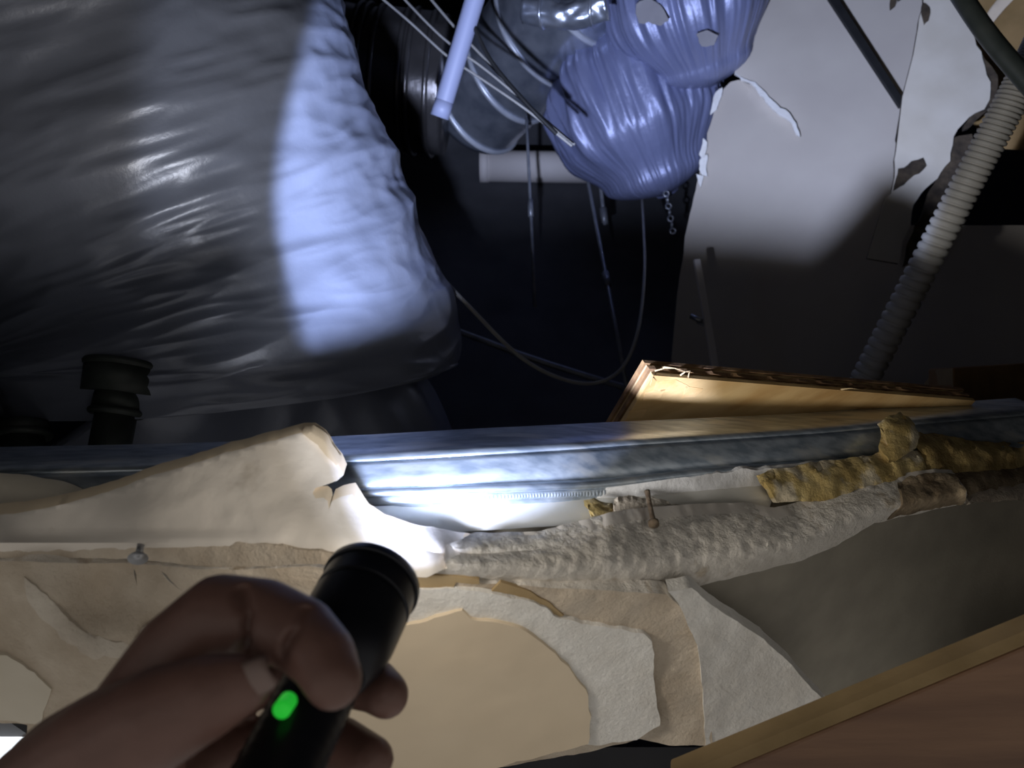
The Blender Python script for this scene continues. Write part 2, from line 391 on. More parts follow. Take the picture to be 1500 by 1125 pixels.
# wires at the top
def wire(name, pts, r, label, cat='wire', group=None, m='cable', n=40, seg=8):
    return tag(tube(name, [P(*p) for p in pts], r, M[m], None, n, seg), label, cat, group)
wire('wire', [(548, -12, 1.25), (600, 32, 1.22), (655, 82, 1.20), (700, 112, 1.18), (770, 160, 1.16), (838, 214, 1.15)], .0020, 'thin pale wire, leftmost of three slanting across the white pipe', 'wire', None)
wire('wire', [(582, -12, 1.26), (630, 38, 1.23), (664, 68, 1.215), (715, 105, 1.20), (790, 168, 1.19), (842, 212, 1.18)], .0020, 'thin pale wire, middle one of three slanting behind the white pipe')
wire('wire', [(622, -12, 1.30), (668, 42, 1.27), (710, 86, 1.25), (760, 140, 1.22), (830, 205, 1.2)], .0023, 'thin pale wire, rightmost of three passing behind the white pipe')
wire('black_wire', [(690, 30, 1.16), (720, 90, 1.15), (770, 150, 1.14), (815, 196, 1.14)], .0035, 'thick black wire lying over the spiral duct', 'wire', None, 'black')
wire('loop_cable', [(585, 320, 1.15), (632, 388, 1.0), (690, 452, .94), (760, 521, .96), (820, 554, .98), (872, 561, 1.0), (912, 538, 1.02), (935, 482, 1.05), (944, 400, 1.18), (943, 335, 1.40), (939, 268, 1.68)], .0026, 'grey cable hanging in a wide loop in the middle of the cavity', 'cable', None, 'cable', 90)
wire('dark_cable', [(640, 474, 1.35), (700, 496, 1.35), (770, 522, 1.35), (850, 548, 1.35), (930, 572, 1.35)], .0060, 'dark bluish cable sagging behind the looped cable', 'cable', None, 'rod')
# hanger rods
def rod(name, a, b, r, label, coupling=None):
    t = tag(empty(name, P(*b)), label, 'rod', 'hanger rods in the cavity')
    v, f = tube_geo(catmull([P(*a), P(*b)], 4), r, 8); sh = mk('shaft', v, f, M['rod'], t)
    if coupling is not None:
        A, B = P(*a), P(*b); c = A.lerp(B, coupling); d = (B-A).normalized()
        v, f = tube_geo([c-d*.018, c+d*.018], r*1.9, 6); mk('coupling', v, f, M['rod'], sh)
rod('hanger_rod', (771, 170, 1.55), (784, 450, 1.45), .0032, 'thin hanger rod straight below the spiral duct', .5)
rod('hanger_rod', (850, 205, 1.72), (918, 566, 1.26), .0040, 'bright hanger rod slanting down to the plywood corner', .64)
rod('hanger_rod', (872, 200, 1.64), (886, 330, 1.62), .0046, 'short dark hanger rod just left of the lower bagged duct', .9)
t = tag(empty('bead_chain', P(985, 345, 1.5)), 'short chain hanging under the lower bagged duct', 'chain')
for i in range(7):
    c = P(976+i*1.6, 284+i*9, 1.52); ring_on('link', c, X if i % 2 else F, .0055, .0018, M['steel'], t, 12, 5)
# small bracket rod
t = tag(empty('bracket_rod', P(1050, 540, 1.16)), 'grey steel bracket rod in front of the leaning board', 'bracket')
slab('bar', [(1017, 380, 1.18), (1026, 379, 1.18), (1055, 545, 1.14), (1044, 546, 1.14)], F*.008, M['beam'], t, .001)
slab('clip', [(1016, 462, 1.165), (1032, 466, 1.165), (1034, 478, 1.16), (1024, 474, 1.16)], F*.01, M['steel'], t, .001)
v, f = tube_geo([P(1012, 463, 1.16), P(1028, 470, 1.15)], .004, 8); mk('bolt', v, f, M['steel'], t)

# ================================================================== BOARDS ON THE RIGHT
t = tag(empty('leaning_board', P(1150, 560, 1.25)), 'large grey gypsum board leaning at the right with a long crack', 'board')
pf = plane((1060, 330, 1.34), (1150, 20, 1.38), (1310, 300, 1.26))
crack = [(1082, 116), (1103, 124), (1122, 146), (1141, 163), (1154, 170), (1164, 182), (1171, 198)]
pv = (F*.9+X*.25).normalized()
upper = [(1122, -30), (1208, -30), (1320, 152), (1311, 205)] + [(1171, 199), (1164, 180), (1155, 166), (1142, 159), (1125, 143), (1106, 121), (1086, 112), (1076, 106), (1085, 88), (1097, 78), (1105, 50)]
lower = [(1082, 117), (1102, 125), (1120, 147), (1139, 165), (1152, 172), (1163, 184), (1170, 201), (1311, 206), (1335, 330), (1540, 330), (1540, 620), (975, 620), (992, 430), (1006, 335), (1016, 290), (1021, 268), (1028, 240), (1027, 226), (1035, 214), (1036, 195), (1047, 160), (1058, 132), (1070, 120)]
tp2 = tps([(1080, 110, 1.325), (1122, 0, 1.38), (1208, 0, 1.34), (1320, 152, 1.262), (1311, 205, 1.268), (1171, 199, 1.312), (1130, 140, 1.322), (1250, 100, 1.30)])
outline = upper[:4]+lower[8:]+lower[:7]+upper[4:]
def dP(x, y): return pf(x, y)-(.010*max(0, 1-math.hypot(x-1090, y-95)/110) if y < 112+.95*(x-1080) else -.005*max(0, 1-math.hypot(x-1090, y-130)/110))
face = patch('board_face', outline, dP, .012, M['panel'], t, step=11, jag=1.5, vec=pv, keep=(0, 1, 2, 3, 4, 5, 6, 7), edge_mat=M['core_white'])
lip = [(1084, 112), (1106, 120), (1126, 142), (1143, 158), (1156, 165), (1166, 180), (1172, 200), (1166, 196), (1160, 181), (1150, 172), (1136, 163), (1119, 143), (1102, 124), (1085, 117)]
patch('torn_lip', lip, lambda x, y: pf(x, y)-.012, .006, M['core_white'], t, step=6, jag=3, vec=pv)
for q in ([(1030, 202), (1036, 208), (1034, 222), (1028, 232), (1024, 226), (1028, 214)], [(1025, 234), (1036, 226), (1036, 258), (1028, 256), (1024, 248)], [(1046, 140), (1058, 128), (1050, 160), (1040, 168)], [(1020, 255), (1031, 258), (1026, 276)]):
    patch('torn_scrap', q, lambda x, y: pf(x, y)-.010, .004, M['core_white'], t, step=4, jag=3, vec=pv)
tag(slab('dark_gap_strip', [(x, y, pf(x, y)-.006) for x, y in ((1207, -12), (1223, -12), (1327, 150), (1319, 158))], F*.01, M['black'], None, .001), 'black strip standing in for the dark gap along the slanted edge of the leaning board', 'bar')  # black strip drawn in place of the shaded gap between the boards
g = lambda x, y: pf(x, y)+.016
tag(patch('rear_board', [(1212, -30), (1380, -30), (1345, 230), (1322, 160)], g, .012, M['panel'], None, step=30), 'plain grey board piece behind the black gap strip at the top', 'board')
t = tag(empty('torn_board', P(1330, 390, 1.2)), 'white plaster board with ragged torn edges at upper right', 'board')
g2 = plane((1340, 30, 1.26), (1440, 80, 1.22), (1300, 370, 1.20))
tb = [(1335, -30), (1352, -12), (1345, 40), (1338, 80), (1322, 142), (1314, 210), (1311, 246), (1305, 284), (1297, 290), (1270, 378), (1316, 386), (1338, 300), (1392, 236), (1397, 200), (1412, 180), (1428, 166), (1442, 160), (1450, 145), (1451, 120), (1443, 98), (1430, 66), (1418, 38), (1405, -30)]
h1 = [(1316, 247), (1335, 236), (1352, 231), (1357, 243), (1340, 256), (1325, 270), (1309, 279)]
tbf = patch('board_face', tb, g2, .010, M['panel_white'], t, step=10, jag=4, vec=pv, edge_mat=M['torn'], keep=(2, 3, 4, 8, 9))
patch('dark_hole_patch', [(x, y) for x, y in h1], lambda x, y: g2(x, y)-.003, .004, M['torn'], tbf, step=6, jag=4, vec=pv)  # dark colour laid on the face for the unlit inside of a torn hole
patch('torn_edge', [(1431, 66), (1448, 92), (1462, 118), (1462, 140), (1450, 160), (1430, 176), (1412, 190), (1424, 168), (1440, 158), (1449, 140), (1450, 120), (1441, 98)], lambda x, y: g2(x, y)+.004, .010, M['torn'], t, step=6, jag=4, vec=pv)
patch('dark_hole_patch', [(1395, 202), (1424, 196), (1430, 214), (1412, 262), (1352, 372), (1322, 392), (1340, 330), (1372, 262)], lambda x, y: g2(x, y)+.006, .006, M['torn'], tbf, step=8, jag=4, vec=pv)  # second hole, its darkness also put in as a dark patch
for q in ([(1305, -8), (1315, -8), (1312, 8), (1304, 14)], [(1352, 4), (1362, 12), (1360, 30), (1354, 36), (1350, 20)]):
    patch('dark_hole_patch', q, lambda x, y: g2(x, y)-.003, .004, M['torn'], tbf, step=4, jag=2, vec=pv)
tag(patch('brown_board', [(1380, -30), (1540, -30), (1540, 225), (1450, 215), (1395, 120)], plane((1400, 0, 1.34), (1500, 0, 1.28), (1480, 280, 1.26)), .012, M['board_brown'], None, step=20, jag=2), 'brown board behind the torn plaster at the top right corner', 'board')
tag(patch('paper_strip', [(1478, -20), (1500, -20), (1446, 44), (1432, 40)], plane((1400, 0, 1.325), (1500, 0, 1.265), (1480, 280, 1.245)), .003, M['kraft'], None, step=8, jag=2), 'pale paper strip stuck on the brown board', 'paper')
# corrugated conduit and black pipe
t = tag(empty('corrugated_conduit', P(1265, 548, 1.0)), 'grey corrugated conduit hose running down the right side', 'conduit')
NR = 62
cp = catmull([P(1535, 40, .86), P(1487, 137, .88), P(1395, 310, .93), P(1262, 565, 1.02)], NR*10)
v, f = tube_geo(cp, lambda u: .0188-.0034*math.exp(-((((u*NR) % 1)-.5)/.16)**2), 28, True); mk('hose', v, f, M['conduit'], t)
tt = tag(empty('black_pipe', P(1500, 112, .8)), 'dark green insulated pipe crossing the top right corner', 'pipe')
pp = [P(1392, -30, .86), P(1450, 55, .83), P(1540, 160, .80)]
v, f = tube_geo(catmull(pp, 20), .0105, 20, True); mk('pipe_wall', v, f, M['dkgreen'], tt)
t = tag(empty('channel_bracket', P(1490, 420, 1.2)), 'dim steel channel at the right edge beyond the conduit', 'bracket')
slab('flange', [(1494, 330, 1.2), (1510, 330, 1.2), (1486, 415, 1.2), (1470, 412, 1.2)], F*.004, M['dkgreen'], t)
slab('web', [(1494, 330, 1.2), (1498, 330, 1.2), (1474, 414, 1.2), (1469, 412, 1.2)], F*.03, M['steel'], t)

# ================================================================== LEFT DRAIN FITTINGS
def drain(label, base, top, k, hub=True):
    t = tag(empty('drain_pipe', P(*base)), label, 'pipe')
    A, B = P(*base), P(*top); d = (B-A); L = d.length; d = d.normalized()
    def seg(n, a, b, r0, r1):
        v, f = tube_geo([A+d*L*a, A+d*L*(a+b)/2, A+d*L*b], lambda u: r0+(r1-r0)*u, 32); mk(n, v, f, M['drain'], t)
    seg('pipe_wall', -.2, .52, .0185*k, .0185*k); seg('ring', .52, .58, .0235*k, .0235*k); seg('socket', .58, .72, .0225*k, .0225*k)
    ring_on('lip', A+d*L*.55, d, .0225*k, .003*k, M['drain'], t)
    if hub:
        seg('hub', .72, .98, .034*k, .036*k); ring_on('hub_rim', A+d*L*.98, d, .034*k, .004*k, M['drain'], t)
    slab('seam', [A+d*L*.05+X*.002-F*.0195*k, A+d*L*.05+X*.005-F*.0195*k, A+d*L*.45+X*.005-F*.0195*k, A+d*L*.45+X*.002-F*.0195*k], F*.002, M['drain'], t)
drain('dim grey drain pipe with wide collar under the big duct', (154, 692, .62), (184, 535, .64), .88)
drain('dim drain fitting at the far left edge', (30, 700, .62), (36, 590, .64), .88, False)
wire('hook_wire', [(286, 628, .8), (282, 655, .8), (277, 684, .8)], .0008, 'short thin wire standing behind the curled board', 'wire', None, 'steel')

# ================================================================== METAL STUD
def stud():
    t = tag(empty('metal_stud', P(800, 745, .45)), 'long galvanised metal stud running across behind the broken board', 'stud')
    top = [(-170, 699, .418), (250, 690, .418), (500, 678, .418), (700, 667, .418), (820, 660, .432), (933, 652, .462), (1200, 635, .53), (1345, 622, .57), (1540, 606, .63)]
    mid = [(-170, 742, .407), (250, 735, .407), (500, 722, .407), (700, 715, .408), (800, 711, .420), (893, 706, .440), (1040, 689, .475), (1200, 679, .517), (1345, 666, .557), (1540, 650, .617)]
    bot = [(-170, 785, .413), (250, 778, .413), (500, 766, .413), (700, 752, .414), (800, 748, .425), (893, 745, .446), (1040, 729, .480), (1200, 712, .522), (1345, 700, .562), (1540, 684, .622)]
    n = 120
    T, Mi, B = (catmull([P(*p) for p in q], n) for q in (top, mid, bot))
    def strip(name, rows, m):
        vs, fs = [], []
        for r in rows: vs += r
        k = len(rows[0])
        for i in range(len(rows)-1):
            for j in range(k-1): fs.append((i*k+j, i*k+j+1, (i+1)*k+j+1, (i+1)*k+j))
        o = mk(name, vs, fs, m, t); s = o.modifiers.new('thick', 'SOLIDIFY'); s.thickness = .0008; s.offset = 0; return o
    lip = [p+U*.0035+F*.004 for p in T]; back = [p+F*.045+U*.012 for p in T]
    strip('top_lip', [T, [a.lerp(b, .5)-F*.0012 for a, b in zip(T, lip)], lip, back], M['galv'])
    strip('upper_flange', [T, [a.lerp(b, .15)-F*.0012 for a, b in zip(T, Mi)], [a.lerp(b, .5) for a, b in zip(T, Mi)], [a.lerp(b, .88) for a, b in zip(T, Mi)]], M['galv'])
    a_ = [a.lerp(b, .88) for a, b in zip(T, Mi)]
    strip('bead', [a_, [p-F*.004+U*.001 for p in Mi], [p-F*.005-U*.0015 for p in Mi], [p-U*.003+F*.0005 for p in Mi]], M['galv'])
    rows = [[p-U*.003+F*.0005 for p in Mi], [a.lerp(b, .55) for a, b in zip(Mi, B)], B, [p+F*.04 for p in B]]
    strip('lower_flange', rows, M['galv'])
    # knurl dashes rolled into the flanges
    def dashes(name, lo, hi, rowsA, rowsB, cnt):
        vs, fs = [], []
        for j in range(cnt):
            u = j/(cnt-1)*.60+.34; k = u*n; i = min(int(k), n-1); q = k-i
            a = rowsA[i].lerp(rowsA[i+1], q); b = rowsB[i].lerp(rowsB[i+1], q); tdir = (rowsA[i+1]-rowsA[i]).normalized()*.0011
            p0, p1 = a.lerp(b, lo)-F*.0010, a.lerp(b, hi)-F*.0010; s = len(vs)
            vs += [p0-tdir, p0+tdir, p1+tdir, p1-tdir, (p0+p1)/2-F*.0006]; fs += [(s, s+1, s+4), (s+1, s+2, s+4), (s+2, s+3, s+4), (s+3, s, s+4), (s, s+3, s+2, s+1)]
        o = mk(name, vs, fs, M['galv'], t, False); o['kind'] = 'stuff'
    dashes('knurling', .10, .22, T, Mi, 130); dashes('knurling', .25, .5, Mi, B, 110)
    # plaster smeared on the lower flange
    lo = tps([(820, 735, .4355), (893, 722, .444), (960, 712, .4555), (1040, 706, .473), (1130, 697, .4935), (1200, 690, .511), (1040, 725, .475), (893, 742, .446)])
    patch('plaster_smear', [(830, 722), (900, 708), (980, 700), (1050, 692), (1130, 686), (1196, 680), (1130, 704), (1112, 719), (1040, 727), (1004, 731), (960, 724), (900, 738), (840, 746), (812, 738)], lambda x, y: lo(x, y)-.0035, .003, M['plaster'], t, step=7, jag=5, amp=.0006, freq=200)
stud()

# white moulding strip under the stud
g = tps([(540, 768, .395), (700, 760, .402), (870, 755, .425), (1010, 745, .452), (1130, 730, .48), (1240, 722, .505), (600, 785, .395), (867, 768, .42), (1112, 751, .47)])
tag(patch('white_strip', [(520, 757), (543, 763), (620, 761), (700, 756), (867, 750), (1005, 735), (1125, 724), (1131, 733), (1126, 746), (1112, 751), (1013, 755), (867, 767), (740, 775), (613, 783), (560, 778)], g, .012, M['white_strip'], None, step=10, jag=0), 'white strip lying just under the metal stud', 'strip')
g = tps([(600, 785, .405), (700, 800, .402), (867, 770, .432), (1130, 745, .487), (1250, 715, .515), (1190, 750, .49)])
tag(patch('grey_filler', [(560, 778), (613, 781), (740, 773), (867, 765), (1013, 752), (1112, 748), (1131, 731), (1230, 728), (1262, 716), (1262, 740), (1180, 760), (1000, 770), (850, 795), (700, 812), (610, 800)], g, .012, M['panel_white'], None, step=12), 'grey filler board in the gap under the white strip', 'board')

# ================================================================== PLYWOOD PLANK
def plywood():
    t = tag(empty('plywood_plank', P(1150, 600, .66)), 'raw plywood plank with splintered end lying behind the metal stud', 'plank')
    q = [P(957, 550, .500), P(1429, 587, .630), P(1402, 616, .645), P(862, 700, .64)]
    vec = P(941, 527, .510)-q[0]
    mats = ['wood', 'ply_a', 'ply_b', 'ply_a', 'ply_b']
    a, b, c, d = q
    for k in range(5):
        s, e = vec*(k/5+(.004 if k else 0)), vec*((k+1)/5)
        ins = [0, .0025, .0003, .002, .0][k]
        lx = (b-a).normalized()*ins; ly = (d-a).normalized()*ins
        qs = [a+lx+ly, b-lx+ly, c-lx, d+lx]
        # ragged upper edge
        vs, n = [], 60
        for w_ in (s, e):
            for j in range(n+1):
                u = j/n; jit = ly.normalized()*(.0016*fbm((u*40, k*3, 0), 1, k, 3)) if ins or k == 0 else Vector()
                vs.append(qs[0].lerp(qs[1], u)+w_+jit)
            for j in range(n+1): vs.append(qs[3].lerp(qs[2], j/n)+w_)
        m_ = n+1; fs = []
        for j in range(n):
            fs += [(j, j+1, m_+j+1, m_+j), (2*m_+j+1, 2*m_+j, 3*m_+j, 3*m_+j+1), (j+1, j, 2*m_+j, 2*m_+j+1), (m_+j, m_+j+1, 3*m_+j+1, 3*m_+j)]
        fs += [(0, m_, 3*m_, 2*m_), (n, 2*m_+n, 3*m_+n, m_+n)]
        mk('ply', vs, fs, M[mats[k]], t, False)
    for j in range(6):                           # splinters on the upper edge
        u = random.random()**1.8*.55; p = a.lerp(b, u)+vec*random.random()
        e = p+(X*random.uniform(-.02, .02)-U*random.uniform(-.004, .010)-F*random.uniform(.001, .006))
        v, f = tube_geo([p, p.lerp(e, .5)+U*.001, e], lambda u: .0006*(1.15-u), 5); mk('splinter', v, f, M['ply_a'], t)
    fl = tps([(957, 560, .538), (1010, 575, .565), (900, 640, .52), (960, 640, .55)])
    for pts in ([(962, 560), (990, 556), (1010, 566), (985, 574), (958, 572)], [(945, 575), (975, 570), (968, 582), (940, 588)], [(922, 602), (948, 600), (940, 612), (916, 616)], [(1005, 566), (1030, 570), (1018, 582), (998, 584)]):
        gp = plane((957, 550, .500), (1429, 587, .630), (862, 700, .64))
        patch('chip', pts, lambda x, y: gp(x, y)-.0006, .0006, M['chip'], t, step=5, jag=2)
plywood()
t = tag(empty('wood_block', P(1440, 600, .8)), 'brown wooden block at the right edge beyond the plywood', 'block')
slab('block_body', [(1396, 539, .83), (1520, 531, .86), (1520, 600, .85), (1396, 602, .82)], F*.05, M['block'], t, .002)
slab('end_face', [(1374, 561, .86), (1396, 539, .829), (1398, 602, .819), (1380, 600, .85)], F*.03, M['batten_edge'], t, .001)
tag(slab('pale_batten', [(1432, 596, .80), (1530, 594, .82), (1530, 612, .81), (1408, 614, .78)], F*.04, M['core_tan'], None, .001), 'pale thin batten under the brown wooden block', 'batten')

# ================================================================== UPPER BROKEN BOARD (curled flap on the left, fractured rim on the right)
t = tag(empty('upper_gypsum_board', P(500, 860, .39)), 'broken white gypsum board with curled flap at left and rough fractured rim', 'board')
dU = tps([(-170, 770, .372), (0, 754, .374), (160, 720, .376), (340, 662, .379), (450, 634, .388), (500, 690, .385), (530, 745, .376), (560, 772, .370), (650, 795, .370), (800, 793, .385), (950, 760, .42), (1101, 751, .455), (1200, 741, .48), (1303, 715, .505), (1404, 701, .53),
    (0, 790, .364), (200, 786, .362), (400, 788, .356), (500, 805, .352), (640, 822, .350), (800, 828, .354), (950, 812, .378), (1100, 796, .412), (1250, 756, .460), (1380, 722, .512),
    (0, 818, .372), (200, 822, .370), (400, 830, .362), (550, 842, .360), (702, 852, .373), (893, 862, .402), (1013, 859, .428), (1168, 823, .458), (1281, 766, .498), (1400, 740, .535), (300, 720, .367), (430, 720, .370)])
flap = [(-170, 768), (0, 754), (40, 749), (100, 737), (160, 720), (200, 704), (256, 687), (340, 661), (394, 646), (440, 634), (456, 634), (472, 645), (484, 665), (496, 680), (503, 696), (494, 704), (478, 710), (462, 715), (458, 722), (462, 730), (474, 729), (480, 734), (482, 746), (486, 734), (498, 728), (516, 724), (528, 744), (536, 756), (560, 772), (600, 786), (640, 793), (690, 801), (672, 812), (650, 820), (655, 832), (625, 846), (550, 838), (468, 826), (368, 830), (296, 829), (240, 824), (192, 819), (80, 818), (-170, 812)]
SEAM = [(690, 801), (672, 812), (650, 820), (655, 832), (625, 846)]
def seam(q): return [i for i, p in enumerate(q) if p in SEAM and q[(i+1) % len(q)] in SEAM]
def dF(x, y):                                     # fold line near the bottom of the flap
    d = dU(x, y)
    if x < 430: d -= .0050*math.exp(-((y-(797-.02*x))/8)**2)*min(1, (430-x)/200)
    return d
patch('flap_paper', flap, dF, .0095, M['paper'], t, step=9, jag=2.2, amp=.0005, freq=120, keep=seam(flap), edge_mat=M['kraft'])
rim = [(690, 801), (733, 800), (793, 797), (843, 783), (893, 769), (950, 760), (1013, 755), (1101, 751), (1141, 759), (1173, 751), (1200, 741), (1220, 735), (1249, 721), (1271, 715), (1303, 714), (1340, 705), (1380, 699), (1404, 701), (1416, 720), (1414, 737), (1376, 745), (1323, 757), (1281, 766), (1225, 800), (1168, 823), (1092, 842), (1013, 860), (977, 868), (943, 866), (893, 862), (793, 857), (733, 852), (702, 850), (625, 846), (655, 832), (650, 820), (672, 812)]
RX = [600, 690, 800, 893, 950, 1013, 1101, 1173, 1249, 1303, 1404]
RT = [786, 801, 796, 769, 760, 755, 751, 751, 721, 714, 700]; RB = [844, 850, 857, 862, 866, 860, 841, 822, 786, 760, 739]
RD = [.370, .371, .384, .402, .419, .436, .456, .474, .496, .508, .531]; RE = [.371, .374, .386, .402, .414, .428, .446, .465, .488, .506, .534]
def dR(x, y):                                     # cross-section of the fractured edge: bulging towards the hole, ridge below the middle
    yt, yb, a, b = (float(np.interp(x, RX, q)) for q in (RT, RB, RD, RE)); v = min(1, max(0, (y-yt)/(yb-yt)))
    h = .016+.010*min(1, max(0, (780-x)/150)); r = .58
    k = (v/r) if v < r else (1-v)/(1-r)
    return a+(b-a)*v - h*(1-(1-k)**1.6)
patch('fractured_rim', rim, dR, .010, M['core'], t, step=5.5, jag=2, amp=.0013, freq=230, seed=4, keep=seam(rim), edge_mat=M['paper'])
patch('shaded_fracture_face', [(-170, 794), (0, 797), (60, 790), (120, 787), (200, 787), (300, 792), (420, 800), (520, 818), (560, 836), (468, 826), (368, 830), (296, 829), (240, 824), (192, 819), (80, 818), (-170, 812)], lambda x, y: dU(x, y)-.0012, .003, M['core_tan'], t, step=8, jag=3, amp=.0008, freq=160)  # real broken face; its tan, darker than the flap, also paints its shade
patch('crumbled_end', [(1318, 712), (1345, 703), (1380, 698), (1404, 700), (1416, 718), (1412, 738), (1376, 745), (1340, 752), (1300, 762), (1322, 738)], lambda x, y: dR(x, y)-.002, .004, M['core_brown'], t, step=5, jag=5, amp=.0022, freq=170)
def crumb(x, y, d, r, m, parent):
    c = P(x, y, d); vs, fs = [], []
    for i in range(5):
        for k in range(8):
            ph = -PI/2+PI*(i+.5)/5; th = 2*PI*k/8; v = Vector((math.cos(ph)*math.cos(th), math.cos(ph)*math.sin(th), math.sin(ph)))
            vs.append(c+v*r*(1+.5*nz(v, 1.7, int(x))))
    for i in range(4):
        for k in range(8): fs.append((i*8+k, i*8+(k+1) % 8, (i+1)*8+(k+1) % 8, (i+1)*8+k))
    fs += [tuple(range(8)), tuple(32+k for k in range(8))]
    return mk('crumb', vs, fs, m, parent)
for x, y, d, r in ((256, 685, .394, .0016), (284, 679, .395, .0020), (279, 683, .393, .0016), (340, 661, .396, .0015), (393, 644, .397, .0017), (455, 640, .397, .0028), (467, 652, .393, .0028), (476, 664, .391, .0024)):
    crumb(x, y, d, r, M['yellow'], t)
patch('scorched_edge', [(442, 634), (456, 632), (474, 644), (486, 664), (498, 680), (492, 682), (478, 668), (466, 652), (452, 642)], lambda x, y: dU(x, y)-.0015, .006, M['kraft'], t, step=4, jag=2)

# left scrap of board seen behind the flap
tag(patch('board_scrap', [(-40, 706), (30, 711), (80, 720), (135, 742), (60, 760), (-40, 775)], tps([(0, 710, .402), (135, 742, .402), (0, 770, .396), (-40, 706, .402)]), .009, M['panel_white'], None, step=12, jag=2), 'dim scrap of board at the left edge behind the curled flap', 'board')
# drywall screw in the joint
t = tag(empty('drywall_screw', P(204, 814, .358)), 'grey drywall screw sticking out of the board joint at left', 'screw')
v, f = tube_geo([P(207, 794, .362), P(203, 815, .356)], .0017, 10); mk('shank', v, f, M['steel'], t)
v, f = tube_geo([P(203, 812, .356), P(202, 818, .354)], lambda u: .0024+.0022*u, 12); mk('head', v, f, M['steel'], t)
t = tag(empty('rusty_nail', P(953, 760, .42)), 'rusty nail standing in the plaster lump under the stud', 'nail')
v, f = tube_geo(catmull([P(948, 719, .43), P(951, 735, .425), P(957, 764, .412)], 10), lambda u: .0017+.0004*math.sin(u*60), 10); mk('shank', v, f, M['rust'], t)
v, f = tube_geo([P(957, 764, .412), P(958, 769, .410)], .0030, 12); mk('head', v, f, M['rust'], t)

# yellow foam and plaster lumps on the joint
dl = tps([(857, 750, .418), (1000, 745, .448), (1120, 715, .482), (1240, 705, .508), (1350, 680, .545), (1500, 665, .60), (1500, 720, .585), (1400, 715, .55)])
tag(lump('yellow_foam', [(856, 741), (872, 737), (888, 744), (899, 745), (897, 764), (872, 764), (864, 754)], dl, .006, M['yellow'], amp=.001), 'small yellow foam scrap beside the plaster lump under the stud', 'foam')
tag(lump('plaster_lump', [(901, 737), (922, 731), (942, 735), (958, 733), (975, 738), (985, 745), (1008, 747), (1014, 754), (987, 758), (949, 764), (905, 765), (899, 752)], lambda x, y: dl(x, y)-.003, .0045, M['core_soft'], amp=.0008, step=4.5), 'grey plaster lump around the rusty nail', 'plaster')
tag(lump('yellow_foam', [(1113, 708), (1132, 699), (1201, 688), (1271, 677), (1340, 668), (1353, 669), (1359, 691), (1319, 707), (1260, 717), (1228, 731), (1188, 735), (1132, 736), (1124, 720)], lambda x, y: dl(x, y)-.006, .010, M['yellow'], amp=.003), 'long bright yellow foam strip right of the nail', 'foam')
tag(lump('yellow_foam', [(1293, 632), (1311, 619), (1327, 613), (1340, 621), (1349, 637), (1342, 656), (1308, 678), (1296, 673), (1299, 651)], lambda x, y: dl(x, y)-.008, .012, M['yellow'], amp=.0025), 'upright yellow foam chunk standing on the metal stud', 'foam')
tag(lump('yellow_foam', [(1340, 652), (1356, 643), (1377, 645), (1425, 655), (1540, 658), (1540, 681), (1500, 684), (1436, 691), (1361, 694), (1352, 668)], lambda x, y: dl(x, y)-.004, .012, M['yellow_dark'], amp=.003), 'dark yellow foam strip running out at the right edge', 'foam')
tag(lump('brown_rubble', [(1404, 699), (1460, 690), (1540, 684), (1540, 708), (1470, 716), (1420, 730), (1410, 716)], lambda x, y: dl(x, y)-.004, .010, M['core_brown'], amp=.003), 'brown rubble ridge below the dark yellow foam', 'rubble')
tag(lump('pale_ridge', [(1420, 728), (1460, 718), (1540, 708), (1540, 726), (1500, 731), (1416, 740)], lambda x, y: dl(x, y)-.008, .008, M['core_tan'], amp=.002), 'pale gypsum ridge at the right edge above the painted board', 'plaster')

# ================================================================== LOWER LAYER
t = tag(empty('lower_gypsum_board', P(500, 1050, .46)), 'cracked lower gypsum board with peeled paper behind the hand', 'board')
dL = tps([(-170, 815, .374), (200, 824, .372), (450, 828, .366), (700, 854, .368), (893, 864, .388), (977, 870, .402), (1020, 946, .430), (-170, 950, .386), (0, 1000, .40), (300, 960, .40), (600, 960, .395), (900, 970, .425), (-170, 1140, .45), (300, 1140, .45), (600, 1140, .45), (900, 1140, .475), (1060, 1120, .475),
    (50, 870, .370), (110, 935, .376), (200, 925, .376), (275, 880, .372), (160, 870, .384), (10, 900, .386)])
low = [(-170, 819), (80, 824), (192, 825), (240, 829), (296, 834), (368, 834), (450, 829), (540, 840), (640, 850), (702, 853), (733, 855), (793, 860), (893, 865), (943, 869), (977, 871), (998, 890), (1022, 946), (1034, 1010), (1044, 1092), (980, 1092), (935, 1082), (870, 1100), (800, 1112), (700, 1130), (640, 1160), (10, 1160), (34, 1090), (40, 1062), (-170, 1040)]
patch('board_body', low, dL, .0095, M['core_tan'], t, step=9, jag=2, amp=.0024, freq=50, seed=8, edge_mat=M['core'], holes=[
    [(196, 832), (200, 850), (204, 872), (199, 851)], [(236, 836), (250, 850), (266, 866), (247, 852)]])
patch('white_crest', [(35, 845), (62, 868), (97, 903), (137, 934), (185, 941), (228, 912), (270, 878), (292, 862), (277, 900), (237, 942), (190, 967), (130, 962), (85, 927), (45, 887)], lambda x, y: dL(x, y)-.0012, .003, M['core_soft'], t, step=7, jag=9, amp=.0012, freq=120)
patch('smooth_corner', [(-170, 945), (10, 960), (50, 985), (75, 1010), (60, 1060), (40, 1060), (-170, 1038)], lambda x, y: dL(x, y)-.0018, .003, M['panel_white'], t, step=8, jag=3)
patch('kraft_strip', [(604, 840), (640, 843), (670, 845), (702, 850), (702, 856), (668, 853), (664, 861), (620, 861), (600, 858)], lambda x, y: dL(x, y)-.0028, .002, M['kraft_dark'], t, step=6, jag=2)
